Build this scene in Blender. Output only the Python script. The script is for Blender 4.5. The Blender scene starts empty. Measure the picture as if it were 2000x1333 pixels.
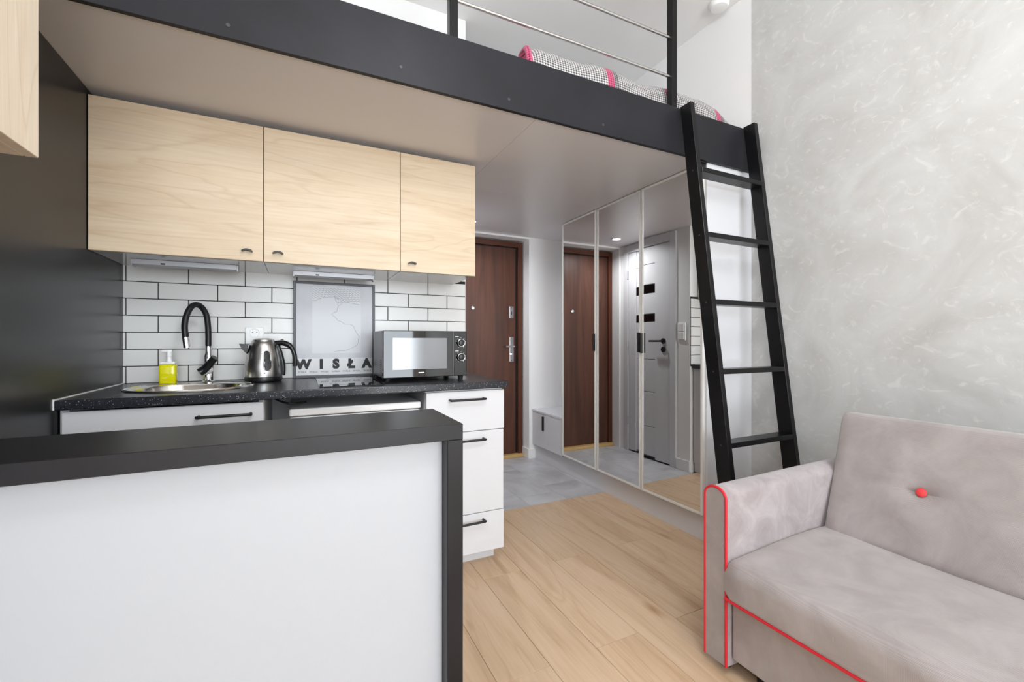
import bpy, bmesh, math, random
from mathutils import Vector, Matrix
random.seed(7)
SC = bpy.context.scene
COL = SC.collection
PI = math.pi

# ------------------------------------------------------------------ camera
cam_d = bpy.data.cameras.new('camera')
cam = bpy.data.objects.new('camera', cam_d)
COL.objects.link(cam)
cam.location = (0, 0, 1.09)
cam.rotation_euler = (PI / 2, 0, -math.atan(418 / 856))
cam_d.sensor_fit = 'HORIZONTAL'
cam_d.sensor_width = 36.0
cam_d.lens = 856 / 2000 * 36
cam_d.clip_start = 0.02
SC.camera = cam

# ------------------------------------------------------------------ world, lights, exposure
W = bpy.data.worlds.new('daylight')
SC.world = W
W.use_nodes = True
W.node_tree.nodes['Background'].inputs[0].default_value = (0.86, 0.93, 1.0, 1)
W.node_tree.nodes['Background'].inputs[1].default_value = 3.0


def area(name, loc, rot, sx, sy, power, col):
    d = bpy.data.lights.new(name, 'AREA')
    d.shape = 'RECTANGLE'
    d.size = sx
    d.size_y = sy
    d.energy = power
    d.color = col
    o = bpy.data.objects.new(name, d)
    COL.objects.link(o)
    o.location = loc
    o.rotation_euler = rot
    return o


area('window_daylight', (0.8, -4.63, 1.5), (PI / 2, 0, 0), 2.6, 2.6, 190, (0.87, 0.945, 1.0))
hall = area('hall_fill_light', (1.235, 3.27, 2.042), (0, 0, 0), 0.07, 0.07, 8, (0.93, 0.96, 1.0))  # added fill light to brighten the dark hall
hall.data.shape = 'DISK'
hall.data.spread = math.radians(160)
SC.view_settings.view_transform = 'Standard'
SC.view_settings.look = 'None'
SC.view_settings.gamma = 1
SC.view_settings.use_curve_mapping = False
SC.view_settings.exposure = 0.14
SC.cycles.max_bounces = 12
SC.cycles.diffuse_bounces = 8
SC.cycles.glossy_bounces = 6
SC.cycles.caustics_reflective = False
SC.cycles.caustics_refractive = False

# ------------------------------------------------------------------ materials
MATS = {}


def mat(name, col, rough=0.5, metal=0.0, spec=0.5, coat=0.0, sheen=0.0, trans=0.0, ior=1.45):
    m = bpy.data.materials.new(name)
    m.use_nodes = True
    b = m.node_tree.nodes['Principled BSDF']
    b.inputs['Base Color'].default_value = (*col, 1)
    b.inputs['Roughness'].default_value = rough
    b.inputs['Metallic'].default_value = metal
    b.inputs['Specular IOR Level'].default_value = spec
    b.inputs['Coat Weight'].default_value = coat
    b.inputs['Coat Roughness'].default_value = 0.1
    b.inputs['Sheen Weight'].default_value = sheen
    b.inputs['Transmission Weight'].default_value = trans
    b.inputs['IOR'].default_value = ior
    MATS[name] = m
    return m


class NT:
    def __init__(self, m):
        self.m = m
        self.t = m.node_tree
        self.b = self.t.nodes['Principled BSDF']

    def n(self, typ, **kw):
        x = self.t.nodes.new(typ)
        for k, v in kw.items():
            setattr(x, k, v)
        return x

    def l(self, a, b):
        self.t.links.new(a, b)

    def coords(self, scale=(1, 1, 1), rnd=False):
        tc = self.n('ShaderNodeTexCoord')
        mp = self.n('ShaderNodeMapping')
        mp.inputs['Scale'].default_value = scale
        self.l(tc.outputs['Object'], mp.inputs['Vector'])
        if rnd:
            oi = self.n('ShaderNodeObjectInfo')
            mu = self.n('ShaderNodeVectorMath', operation='SCALE')
            mu.inputs[0].default_value = (17.3, 31.7, 11.1)
            self.l(oi.outputs['Random'], mu.inputs['Scale'])
            self.l(mu.outputs['Vector'], mp.inputs['Location'])
        return mp.outputs['Vector']

    def noise(self, vec, scale, detail=4, rough=0.5, dist=0.0):
        x = self.n('ShaderNodeTexNoise')
        x.inputs['Scale'].default_value = scale
        x.inputs['Detail'].default_value = detail
        x.inputs['Roughness'].default_value = rough
        x.inputs['Distortion'].default_value = dist
        self.l(vec, x.inputs['Vector'])
        return x.outputs['Fac']

    def ramp(self, fac, stops):
        r = self.n('ShaderNodeValToRGB')
        e = r.color_ramp.elements
        while len(e) < len(stops):
            e.new(0.5)
        for i, (p, c) in enumerate(stops):
            e[i].position = p
            e[i].color = (*c, 1) if len(c) == 3 else c
        self.l(fac, r.inputs['Fac'])
        return r.outputs['Color']

    def math(self, op, a, b=None):
        x = self.n('ShaderNodeMath', operation=op)
        for i, v in enumerate((a, b)):
            if v is None:
                continue
            if isinstance(v, (int, float)):
                x.inputs[i].default_value = v
            else:
                self.l(v, x.inputs[i])
        return x.outputs[0]

    def mix(self, fac, a, b, mode='MIX'):
        x = self.n('ShaderNodeMix', data_type='RGBA', blend_type=mode)
        for i, v in ((0, fac), (6, a), (7, b)):
            if isinstance(v, (int, float)):
                x.inputs[i].default_value = v
            elif isinstance(v, tuple):
                x.inputs[i].default_value = (*v, 1)
            else:
                self.l(v, x.inputs[i])
        return x.outputs[2]

    def base(self, c):
        self.l(c, self.b.inputs['Base Color'])

    def bump(self, h, strength=0.2, dist=0.002):
        x = self.n('ShaderNodeBump')
        x.inputs['Strength'].default_value = strength
        x.inputs['Distance'].default_value = dist
        self.l(h, x.inputs['Height'])
        self.l(x.outputs['Normal'], self.b.inputs['Normal'])


def lin(r, g, b):
    f = lambda c: ((c / 255 + 0.055) / 1.055) ** 2.4 if c > 10 else c / 255 / 12.92
    return (f(r), f(g), f(b))


# plain ones
mat('white_paint', lin(236, 236, 236), 0.75)
mat('loft_under', lin(224, 223, 226), 0.3, spec=0.4)
mat('white_cab', lin(210, 210, 213), 0.45)
mat('white_gloss', lin(236, 236, 236), 0.18)
mat('cab_under', lin(205, 203, 200), 0.12)
mat('chrome', (0.80, 0.80, 0.81), 0.12, 1.0)
mat('black_metal', lin(24, 24, 26), 0.35)
mat('black_plastic', lin(18, 18, 20), 0.3)
mat('black_rubber', lin(20, 20, 22), 0.55)
mat('black_glass', lin(8, 8, 10), 0.03, spec=0.6)
mat('mirror', (0.80, 0.79, 0.77), 0.004, 1.0)
mat('mirror_frame', lin(222, 220, 216), 0.35)
mat('grout', lin(38, 38, 40), 0.9)
mat('red_piping', lin(205, 38, 52), 0.5)
mat('red_button', lin(222, 62, 66), 0.45)
mat('poster_frame', lin(52, 52, 60), 0.35)
mat('ink', lin(60, 60, 64), 0.8)
mat('ink_thin', lin(105, 106, 112), 0.8)
mat('steel_lamp', lin(176, 176, 180), 0.35, 0.3)
mat('soap', (0.80, 0.74, 0.0), 0.08)
mat('soap_clear', (0.95, 0.93, 0.55), 0.05, trans=0.85)
mat('white_plastic', lin(238, 238, 238), 0.3)
mat('threshold', lin(196, 160, 104), 0.5)
mat('tube_black', lin(20, 20, 23), 0.42)
mat('panel_grey', lin(171, 174, 180), 0.35)
mat('inner_grey', lin(150, 148, 146), 0.5)
mat('mw_body', lin(92, 90, 92), 0.28, 0.4)
mat('mw_window', (0.14, 0.14, 0.145), 0.12, 0.85)
mat('tile_joint', lin(132, 131, 130), 0.8)
mat('window_glass', (0.9, 0.95, 1.0), 0.0, trans=1.0, ior=1.01)

m = mat('globe', (0.9, 0.9, 0.9), 0.3)
m.node_tree.nodes['Principled BSDF'].inputs['Emission Color'].default_value = (0.93, 0.96, 1.0, 1)
m.node_tree.nodes['Principled BSDF'].inputs['Emission Strength'].default_value = 29  # glow of the added fill lamp above the camera
# satin black laminate
m = mat('black_laminate', lin(22, 22, 25), 0.34, spec=0.35)
k = NT(m)
nz = k.noise(k.coords((1, 1, 1)), 9, 5)
k.base(k.ramp(nz, [(0.3, lin(18, 18, 21)), (0.7, lin(26, 26, 30))]))
m = mat('black_wall', lin(30, 29, 30), 0.30, spec=0.4)
m = mat('beam_black', lin(34, 34, 38), 0.42, spec=0.25)
k = NT(m)
nz = k.noise(k.coords((1, 1, 1)), 5, 5)
k.base(k.ramp(nz, [(0.3, lin(30, 30, 34)), (0.7, lin(36, 36, 41))]))
mat('ladder_black', lin(15, 14, 16), 0.3, spec=0.3)

# speckled counter
m = mat('counter', lin(40, 41, 47), 0.28)
k = NT(m)
v = k.n('ShaderNodeTexVoronoi')
v.inputs['Scale'].default_value = 190
k.l(k.coords(), v.inputs['Vector'])
sp = k.ramp(v.outputs['Distance'], [(0.0, (1, 1, 1)), (0.16, (1, 1, 1)), (0.22, (0, 0, 0))])
cw = k.n('ShaderNodeSeparateColor')
k.l(v.outputs['Color'], cw.inputs[0])
gate = k.math('GREATER_THAN', cw.outputs[0], 0.62)
fac = k.math('MULTIPLY', sp, gate)
nz = k.noise(k.coords(), 120, 3)
bg = k.ramp(nz, [(0.35, lin(15, 16, 21)), (0.65, lin(36, 37, 45))])
k.base(k.mix(fac, bg, lin(200, 200, 205)))

# light wood (grain along local X)
def wood(name, scale, c1, c2, c3, rough, fine=1.0, rnd=True, bump=0.05):
    m = mat(name, c2, rough)
    k = NT(m)
    vec = k.coords(scale, rnd)
    a = k.noise(vec, 1.6, 5, 0.55, 1.2)
    vec2 = k.coords(tuple(s * (1 if i == scale.index(min(scale)) else 5) for i, s in enumerate(scale)), rnd)
    f = k.noise(vec2, 3.0 * fine, 6, 0.65, 0.3)
    c = k.ramp(a, [(0.25, c1), (0.45, c2), (0.60, c3), (0.75, c2)])
    lv = k.noise(k.coords(tuple(v_ * 0.55 for v_ in scale), rnd), 1.3, 3, 0.5, 0.6)
    ph = k.math('FRACT', k.math('MULTIPLY', lv, 9.0))
    ln = k.ramp(ph, [(0.0, (0.90, 0.87, 0.83)), (0.10, (1, 1, 1)), (0.9, (1, 1, 1)), (1.0, (0.90, 0.87, 0.83))])
    c = k.mix(0.9, c, ln, 'MULTIPLY')
    d = k.ramp(f, [(0.3, (0.92, 0.91, 0.89)), (0.7, (1.04, 1.04, 1.04))])
    k.base(k.mix(1.0, c, d, 'MULTIPLY'))
    k.bump(f, bump, 0.001)
    return m


wood('wood_light', (0.9, 7, 7), lin(204, 181, 153), lin(214, 194, 167), lin(218, 200, 175), 0.45)
wood('wood_light_y', (7, 7, 0.9), lin(218, 200, 176), lin(228, 213, 192), lin(232, 219, 200), 0.45)
wood('plank', (6, 0.7, 6), lin(184, 151, 120), lin(204, 175, 144), lin(212, 185, 156), 0.36)
# knots in the planks
m = MATS['plank']
k = NT(m)
old = m.node_tree.nodes['Principled BSDF'].inputs['Base Color'].links[0].from_socket
v = k.n('ShaderNodeTexVoronoi')
v.inputs['Scale'].default_value = 1.0
k.l(k.coords((5.0, 1.9, 1), True), v.inputs['Vector'])
kn = k.ramp(v.outputs['Distance'], [(0.0, (0.55, 0.45, 0.36)), (0.05, (0.78, 0.70, 0.62)), (0.14, (1, 1, 1))])
oi = k.n('ShaderNodeObjectInfo')
tone = k.ramp(oi.outputs['Random'], [(0.0, (0.93, 0.92, 0.91)), (1.0, (1.04, 1.04, 1.04))])
k.base(k.mix(1.0, k.mix(1.0, old, kn, 'MULTIPLY'), tone, 'MULTIPLY'))
wood('door_brown', (9, 9, 0.55), lin(58, 32, 22), lin(76, 44, 31), lin(88, 53, 38), 0.42, 1.2)
mat('door_frame_brown', lin(82, 44, 28), 0.35)
mat('dark_gap', lin(10, 9, 9), 0.6)

# grey hall tile
m = mat('hall_tile', lin(165, 165, 167), 0.34)
k = NT(m)
vec = k.coords((1, 1, 1), True)
a = k.noise(vec, 2.6, 7, 0.62, 0.8)
k.base(k.ramp(a, [(0.3, lin(165, 163, 163)), (0.5, lin(189, 189, 192)), (0.7, lin(208, 209, 213))]))
# backsplash tile
m = mat('splash_tile', lin(222, 221, 219), 0.22)
k = NT(m)
a = k.noise(k.coords((1, 1, 1), True), 22, 4)
k.bump(a, 0.25, 0.003)
# plaster
m = mat('plaster', lin(200, 198, 193), 0.5)
k = NT(m)
vec = k.coords((1, 1, 1))
a = k.noise(vec, 2.2, 8, 0.62, 1.5)
b_ = k.noise(k.coords((1, 2.2, 3.0)), 5.0, 6, 0.6, 2.5)
c1 = k.ramp(a, [(0.3, lin(186, 185, 182)), (0.5, lin(197, 197, 195)), (0.7, lin(206, 207, 206))])
st = k.ramp(b_, [(0.56, (0, 0, 0)), (0.68, (1, 1, 1))])
k.base(k.mix(k.math('MULTIPLY', st, 0.45), c1, lin(224, 223, 219)))
k.bump(a, 0.12, 0.004)
# sofa fabric
m = mat('sofa_fabric', lin(170, 161, 160), 0.85, sheen=0.35)
k = NT(m)
vec = k.coords()
a = k.noise(vec, 7, 5, 0.6, 0.6)
sp3 = k.n('ShaderNodeSeparateXYZ')
k.l(vec, sp3.inputs[0])
KW = 2 * PI / 0.0062
wa = k.math('SINE', k.math('MULTIPLY', k.math('ADD', sp3.outputs[1], sp3.outputs[2]), KW))
wb = k.math('SINE', k.math('MULTIPLY', k.math('ADD', k.math('SUBTRACT', sp3.outputs[1], sp3.outputs[2]), sp3.outputs[0]), KW))
wv = k.math('MULTIPLY_ADD', k.math('MULTIPLY', wa, wb), 0.5)
k.t.nodes[-1].inputs[2].default_value = 0.5
c = k.ramp(a, [(0.3, lin(146, 137, 136)), (0.5, lin(158, 150, 148)), (0.7, lin(169, 161, 160))])
d = k.ramp(wv, [(0.0, (0.86, 0.86, 0.86)), (1.0, (1.08, 1.08, 1.08))])
k.base(k.mix(1.0, c, d, 'MULTIPLY'))
k.bump(wv, 0.25, 0.0012)
m = mat('sofa_velvet', lin(165, 155, 155), 0.8, sheen=0.5)
k = NT(m)
a = k.noise(k.coords(), 9, 6, 0.65, 1.0)
k.base(k.ramp(a, [(0.3, lin(136, 126, 127)), (0.5, lin(152, 143, 144)), (0.7, lin(166, 158, 160))]))
k.bump(a, 0.1, 0.003)
# brushed steel
m = mat('brushed', (0.62, 0.61, 0.60), 0.26, 1.0)
k = NT(m)
a = k.noise(k.coords((1, 1, 90)), 12, 3)
k.base(k.ramp(a, [(0.3, (0.52, 0.51, 0.50)), (0.7, (0.68, 0.67, 0.66))]))
mat('sink_steel', (0.66, 0.64, 0.61), 0.22, 1.0)
# poster paper: pale grey panel
m = mat('paper', lin(214, 215, 219), 0.35)
k = NT(m)
a = k.noise(k.coords(), 7, 5)
k.base(k.ramp(a, [(0.35, lin(184, 185, 191)), (0.65, lin(198, 199, 204))]))
mat('paper_map', lin(202, 204, 209), 0.35)
mat('paper_white', lin(214, 214, 217), 0.35)
# houndstooth
m = mat('houndstooth', (0.5, 0.5, 0.5), 0.9, sheen=0.2)
k = NT(m)
tc = k.n('ShaderNodeTexCoord')
sx = k.n('ShaderNodeSeparateXYZ')
k.l(tc.outputs['Object'], sx.inputs[0])
P = 0.0140
u = k.math('DIVIDE', sx.outputs[0], P)
w = k.math('DIVIDE', k.math('ADD', sx.outputs[1], sx.outputs[2]), P)
fu = k.math('FRACT', u)
fw = k.math('FRACT', w)
A = k.math('LESS_THAN', fu, 0.5)
B = k.math('LESS_THAN', fw, 0.5)
diag = k.math('LESS_THAN', k.math('FRACT', k.math('MULTIPLY', k.math('ADD', u, w), 2.0)), 0.5)
same = k.math('COMPARE', A, B)
k.t.nodes[-1].inputs[2].default_value = 0.1
blackm = k.math('ADD', k.math('MULTIPLY', same, A), k.math('MULTIPLY', k.math('SUBTRACT', 1.0, same), diag))
hs = k.mix(blackm, lin(205, 201, 200), lin(18, 17, 20))
pk = k.mix(blackm, lin(205, 92, 130), lin(120, 16, 50))
bk = k.mix(blackm, lin(150, 148, 150), lin(20, 20, 22))
def band(a, b):
    return k.math('MULTIPLY', k.math('GREATER_THAN', sx.outputs[0], a), k.math('LESS_THAN', sx.outputs[0], b))
pinkmask = k.math('ADD', k.math('ADD', band(0.445, 0.485), band(0.84, 0.885)), k.math('ADD', band(1.205, 1.25), band(-1.0, 0.037)))
blkmask = k.math('ADD', k.math('ADD', band(0.485, 0.515), band(0.885, 0.905)), band(1.25, 1.28))
c = k.mix(blkmask, hs, bk)
k.base(k.mix(pinkmask, c, pk))
k.bump(blackm, 0.2, 0.002)

# ------------------------------------------------------------------ mesh helpers
def bm_new():
    return bmesh.new()


def box(bm, x0, x1, y0, y1, z0, z1, bev=0.0, seg=2):
    vs = [bm.verts.new((x, y, z)) for x in (x0, x1) for y in (y0, y1) for z in (z0, z1)]
    q = [(0, 1, 3, 2), (4, 6, 7, 5), (0, 4, 5, 1), (2, 3, 7, 6), (0, 2, 6, 4), (1, 5, 7, 3)]
    fs = [bm.faces.new([vs[i] for i in f]) for f in q]
    if bev > 0:
        es = list({e for f in fs for e in f.edges})
        bmesh.ops.bevel(bm, geom=es, offset=bev, segments=seg, affect='EDGES', profile=0.5)
    return bm


def prism(bm, pts, axis, a, b):
    """polygon pts (2-d) extruded along axis from a to b"""
    def mk(p, t):
        return {'x': (t, p[0], p[1]), 'y': (p[0], t, p[1]), 'z': (p[0], p[1], t)}[axis]
    v0 = [bm.verts.new(mk(p, a)) for p in pts]
    v1 = [bm.verts.new(mk(p, b)) for p in pts]
    n = len(pts)
    bm.faces.new(v0)
    bm.faces.new(v1[::-1])
    for i in range(n):
        bm.faces.new((v0[i], v1[i], v1[(i + 1) % n], v0[(i + 1) % n]))
    return bm


def tube(bm, pts, r, seg=10, cap=True):
    pts = [Vector(p) for p in pts]
    n = len(pts)
    rs = r if isinstance(r, (list, tuple)) else [r] * n
    rings = []
    up = None
    for i in range(n):
        t = (pts[min(i + 1, n - 1)] - pts[max(i - 1, 0)]).normalized()
        if up is None:
            up = Vector((0, 0, 1)) if abs(t.z) < 0.9 else Vector((0, 1, 0))
        s = t.cross(up)
        if s.length < 1e-4:
            s = t.orthogonal()
        s.normalize()
        up = s.cross(t).normalized()
        rings.append([bm.verts.new(pts[i] + (s * math.cos(2 * PI * j / seg) + up * math.sin(2 * PI * j / seg)) * rs[i]) for j in range(seg)])
    for a, b in zip(rings, rings[1:]):
        for j in range(seg):
            bm.faces.new((a[j], a[(j + 1) % seg], b[(j + 1) % seg], b[j]))
    if cap:
        bm.faces.new(rings[0][::-1])
        bm.faces.new(rings[-1])
    return bm


def smooth_path(pts, n=8):
    pts = [Vector(p) for p in pts]
    out = []
    for i in range(len(pts) - 1):
        p0, p1, p2, p3 = pts[max(i - 1, 0)], pts[i], pts[i + 1], pts[min(i + 2, len(pts) - 1)]
        for j in range(n):
            t = j / n
            out.append(0.5 * ((2 * p1) + (-p0 + p2) * t + (2 * p0 - 5 * p1 + 4 * p2 - p3) * t * t + (-p0 + 3 * p1 - 3 * p2 + p3) * t ** 3))
    out.append(pts[-1])
    return out


def lathe(bm, prof, c, seg=32, axis='z', sx=1.0, sy=1.0):
    """profile list (radius, height) turned round an axis through c"""
    rings = []
    for r, h in prof:
        ring = []
        for j in range(seg):
            a = 2 * PI * j / seg
            p = (r * math.cos(a) * sx, r * math.sin(a) * sy, h)
            if axis == 'y':
                p = (p[0], p[2], p[1])
            elif axis == 'x':
                p = (p[2], p[0], p[1])
            ring.append(bm.verts.new((p[0] + c[0], p[1] + c[1], p[2] + c[2])))
        rings.append(ring)
    for a, b in zip(rings, rings[1:]):
        for j in range(seg):
            bm.faces.new((a[j], a[(j + 1) % seg], b[(j + 1) % seg], b[j]))
    bm.faces.new(rings[0][::-1])
    bm.faces.new(rings[-1])
    return bm


def root_of(o):
    while o.parent:
        o = o.parent
    return o


def obj(name, bm, material, parent=None, smooth=False, local=False):
    """one mesh object; verts are world coordinates unless local"""
    bmesh.ops.recalc_face_normals(bm, faces=bm.faces)
    if parent is not None and not local:
        bmesh.ops.translate(bm, verts=bm.verts, vec=-Vector(root_of(parent).location))
    me = bpy.data.meshes.new(name)
    bm.to_mesh(me)
    bm.free()
    me.materials.append(MATS[material])
    if smooth:
        for p in me.polygons:
            p.use_smooth = True
        try:
            me.set_sharp_from_angle(angle=math.radians(40))
        except Exception:
            pass
    o = bpy.data.objects.new(name, me)
    COL.objects.link(o)
    if parent is not None:
        o.parent = parent
    return o


def tag(o, label, cat, group=None):
    o['label'] = label
    o['category'] = cat
    if group:
        o['group'] = group
    return o


def thing(name, label, cat, loc, group=None):
    o = bpy.data.objects.new(name, None)
    COL.objects.link(o)
    o.location = loc
    o.empty_display_size = 0.05
    return tag(o, label, cat, group)


def struct(name, bm, material, label=None):
    o = obj(name, bm, material)
    o['kind'] = 'structure'
    if label:
        o['label'] = label
    return o


def B(x0, x1, y0, y1, z0, z1, bev=0.0, seg=2):
    return box(bm_new(), x0, x1, y0, y1, z0, z1, bev, seg)


def text_mesh(name, body, size, loc, rot, material, parent, bold=0.0, extrude=0.0004, spacing=1.0, align='LEFT'):
    cu = bpy.data.curves.new(name, 'FONT')
    cu.body = body
    cu.size = size
    cu.extrude = extrude
    cu.offset = bold
    cu.space_character = spacing
    cu.align_x = align
    tmp = bpy.data.objects.new('tmp_text', cu)
    COL.objects.link(tmp)
    bpy.context.view_layer.update()
    me = bpy.data.meshes.new_from_object(tmp.evaluated_get(bpy.context.evaluated_depsgraph_get()))
    bpy.data.objects.remove(tmp)
    me.materials.clear()
    me.materials.append(MATS[material])
    me.transform(Matrix.Translation(Vector(loc) - Vector(root_of(parent).location)) @ rot)
    me.name = name
    o = bpy.data.objects.new(name, me)
    COL.objects.link(o)
    o.parent = parent
    return o


# ------------------------------------------------------------------ constants of the place
XL, XR = -0.725, 2.33          # left / right wall faces
YK = 2.578                     # face of the kitchen tiles
YD = 3.58                      # entrance wall face
YW = -4.6                      # window wall face
XB = 0.94                      # bathroom wall face
ZC = 3.09                      # high ceiling
ZL = 2.05                      # underside of the loft
YB = 1.63                      # beam face

# ------------------------------------------------------------------ structure
fl = struct('floor', B(XL - 0.1, XR + 0.1, YW - 0.1, 3.85, -0.12, -0.008), 'tile_joint')
PW = 0.1905
cache = {}
ncol = 0
x = 0.571 - PW * 7
while x < XR:
    x0, x1 = max(x, XL), min(x + PW, XR)
    if x1 - x0 > 0.005:
        off = 1.855 if (round((x - 0.571) / PW) % 2) else 1.265
        ys = sorted([off + 1.18 * j for j in range(-7, 3)])
        edges = [YW] + [y for y in ys if YW < y < 2.55] + [2.55]
        for a, b in zip(edges, edges[1:]):
            key = (round(x1 - x0, 4), round(b - a, 4))
            if key not in cache:
                bm = B(0, x1 - x0 - 0.0012, 0, b - a - 0.0012, -0.008, 0, 0.0008, 1)
                me = bpy.data.meshes.new('plank')
                bmesh.ops.recalc_face_normals(bm, faces=bm.faces)
                bm.to_mesh(me)
                bm.free()
                me.materials.append(MATS['plank'])
                cache[key] = me
            o = bpy.data.objects.new('plank', cache[key])
            COL.objects.link(o)
            o.location = (x0, a, 0)
            o.parent = fl
    x += PW
# hall tiles
TW = 0.289
xs = [XB] + [1.383 + TW * j for j in range(-1, 4) if XB + 0.02 < 1.383 + TW * j < XR] + [XR]
tcache = {}
for i, (a, b) in enumerate(zip(xs, xs[1:])):
    ye = [2.553, 2.87 if i % 2 else 2.72, (2.87 if i % 2 else 2.72) + 0.6, 3.76]
    for c, d in zip(ye, ye[1:]):
        key = (round(b - a, 4), round(d - c, 4))
        if key not in tcache:
            bm = B(0, b - a - 0.0018, 0, d - c - 0.0018, -0.008, -0.0005, 0.0008, 1)
            me = bpy.data.meshes.new('floor_tile')
            bmesh.ops.recalc_face_normals(bm, faces=bm.faces)
            bm.to_mesh(me)
            bm.free()
            me.materials.append(MATS['hall_tile'])
            tcache[key] = me
        o = bpy.data.objects.new('floor_tile', tcache[key])
        COL.objects.link(o)
        o.location = (a, c, 0)
        o.parent = fl

struct('ceiling', B(XL - 0.1, XR + 0.1, YW - 0.1, 3.85, ZC, ZC + 0.1), 'white_paint')
struct('wall_left', B(XL - 0.1, XL, YW - 0.1, YK + 0.1, -0.12, ZC), 'white_paint')
wk = struct('wall_back', B(XL, XB - 0.1, YK + 0.007, YK + 0.1, -0.12, ZC), 'white_paint')
# bathroom wall with a door opening
bm = B(XB - 0.1, XB, YK + 0.007, 2.74, -0.12, ZC)
box(bm, XB - 0.1, XB, 3.47, 3.85, -0.12, ZC)
box(bm, XB - 0.1, XB, 2.74, 3.47, 2.02, ZC)
box(bm, XB - 0.1, XB - 0.092, 2.74, 3.47, -0.12, 2.02)  # backing slab added to block light leaking through the door gaps
struct('wall_bathroom', bm, 'white_paint')
# entrance wall with a niche
bm = B(1.925, XR, YD, 3.85, -0.12, ZC)
box(bm, XB, 1.925, YD, 3.85, 2.035, ZC)
box(bm, XB, 0.955, YD, 3.85, -0.12, 2.035)
box(bm, 0.955, 1.925, 3.76, 3.85, -0.12, 2.035)
struct('wall_entrance', bm, 'white_paint')
struct('wall_right', B(XR, XR + 0.1, YW - 0.1, 1.652, -0.12, ZC), 'plaster')
struct('wall_side', B(XR, XR + 0.1, 1.652, 3.85, -0.12, ZC), 'white_paint')
# window wall behind the camera
bm = B(XL, -0.55, YW - 0.1, YW, -0.12, ZC)
box(bm, 2.15, XR, YW - 0.1, YW, -0.12, ZC)
box(bm, -0.55, 2.15, YW - 0.1, YW, -0.12, 0.1)
box(bm, -0.55, 2.15, YW - 0.1, YW, 2.8, ZC)
struct('wall_window', bm, 'white_paint')
wf = B(-0.55, 2.15, YW - 0.06, YW - 0.01, 0.1, 0.16)
for a, b in ((-0.55, -0.49), (0.77, 0.83), (2.09, 2.15)):
    box(wf, a, b, YW - 0.06, YW - 0.01, 0.16, 2.74)
box(wf, -0.55, 2.15, YW - 0.06, YW - 0.01, 2.74, 2.8)
struct('window_1', wf, 'white_gloss')
# baseboards
struct('baseboard_entrance', B(1.925, 1.985, YD - 0.012, YD, 0, 0.09, 0.002, 1), 'white_gloss')
struct('baseboard_niche', B(1.913, 1.925, YD - 0.012, 3.70, 0, 0.09, 0.002, 1), 'white_gloss')
struct('baseboard_bathroom', B(XB, XB + 0.012, 2.582, 2.722, 0, 0.09, 0.002, 1), 'white_gloss')
struct('baseboard_right', B(XR - 0.012, XR, YW, 1.63, 0, 0.09, 0.002, 1), 'white_gloss')

# backsplash tiles: children of the back wall, over dark grout
gr = obj('grout', B(XL, 0.936, YK + 0.003, YK + 0.007, 0.88, 1.46), 'grout', wk)
RH = 0.0785
for r in range(7):
    z0, z1 = 0.8945 + RH * r, 0.8945 + RH * (r + 1)
    st = (-0.708 if r % 2 == 0 else -0.590) - 0.2345 * 2
    js = [st + 0.2345 * j for j in range(12)]
    js = [XL] + [j for j in js if XL + 0.008 < j < 0.93] + [0.936]
    for a, b in zip(js, js[1:]):
        key = ('t', round(b - a, 4))
        if key not in tcache:
            bm = B(0, b - a - 0.0036, 0, 0.006, 0, RH - 0.0036, 0.0015, 2)
            me = bpy.data.meshes.new('tile')
            bmesh.ops.recalc_face_normals(bm, faces=bm.faces)
            bm.to_mesh(me)
            bm.free()
            me.materials.append(MATS['splash_tile'])
            tcache[key] = me
        o = bpy.data.objects.new('tile', tcache[key])
        COL.objects.link(o)
        o.location = (a + 0.0018, YK - 0.001, z0 + 0.0018)
        o.parent = wk
# side splash strip along the left wall tile edge is hidden by the black panel
pn = obj('wall_panel', B(XL, XL + 0.008, 0.60, YK - 0.002, 0.0, ZL - 0.002, 0.0015, 1), 'black_wall')
tag(pn, 'satin black laminate panel covering the left wall from floor to loft', 'wall panel')

# ------------------------------------------------------------------ loft platform
lp = thing('loft_platform', 'loft bed platform with pale underside and black front beam', 'loft', (0.9, YB, ZL))
obj('underside_panel', B(XL + 0.001, 0.925, YB + 0.018, YK - 0.001, ZL, ZL + 0.018, 0.0008, 1), 'loft_under', lp)
obj('underside_panel', B(0.9262, XR - 0.001, YB + 0.018, YK - 0.001, ZL, ZL + 0.018, 0.0008, 1), 'loft_under', lp)
obj('underside_panel', B(XB + 0.001, XR - 0.001, YK, YD - 0.001, ZL, ZL + 0.018, 0.0008, 1), 'loft_under', lp)
bm = B(XL + 0.001, XR - 0.001, YB + 0.018, YK - 0.001, ZL + 0.018, 2.19)
box(bm, XB + 0.001, XR - 0.001, YK - 0.001, YD - 0.001, ZL + 0.018, 2.19)
obj('deck', bm, 'white_paint', lp)
be = obj('front_beam', B(XL + 0.001, XR - 0.001, YB, YB + 0.018, 2.044, 2.276, 0.001, 1), 'beam_black', lp)
for bx_, bz in ((-0.198, 2.084), (0.341, 2.10), (0.782, 2.088), (1.263, 2.087)):
    obj('screw_cap', lathe(bm_new(), [(0.006, 0), (0.006, -0.0012), (0.005, -0.0016)], (bx_, YB, bz), 16, 'y'), 'poster_frame', be)

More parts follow.
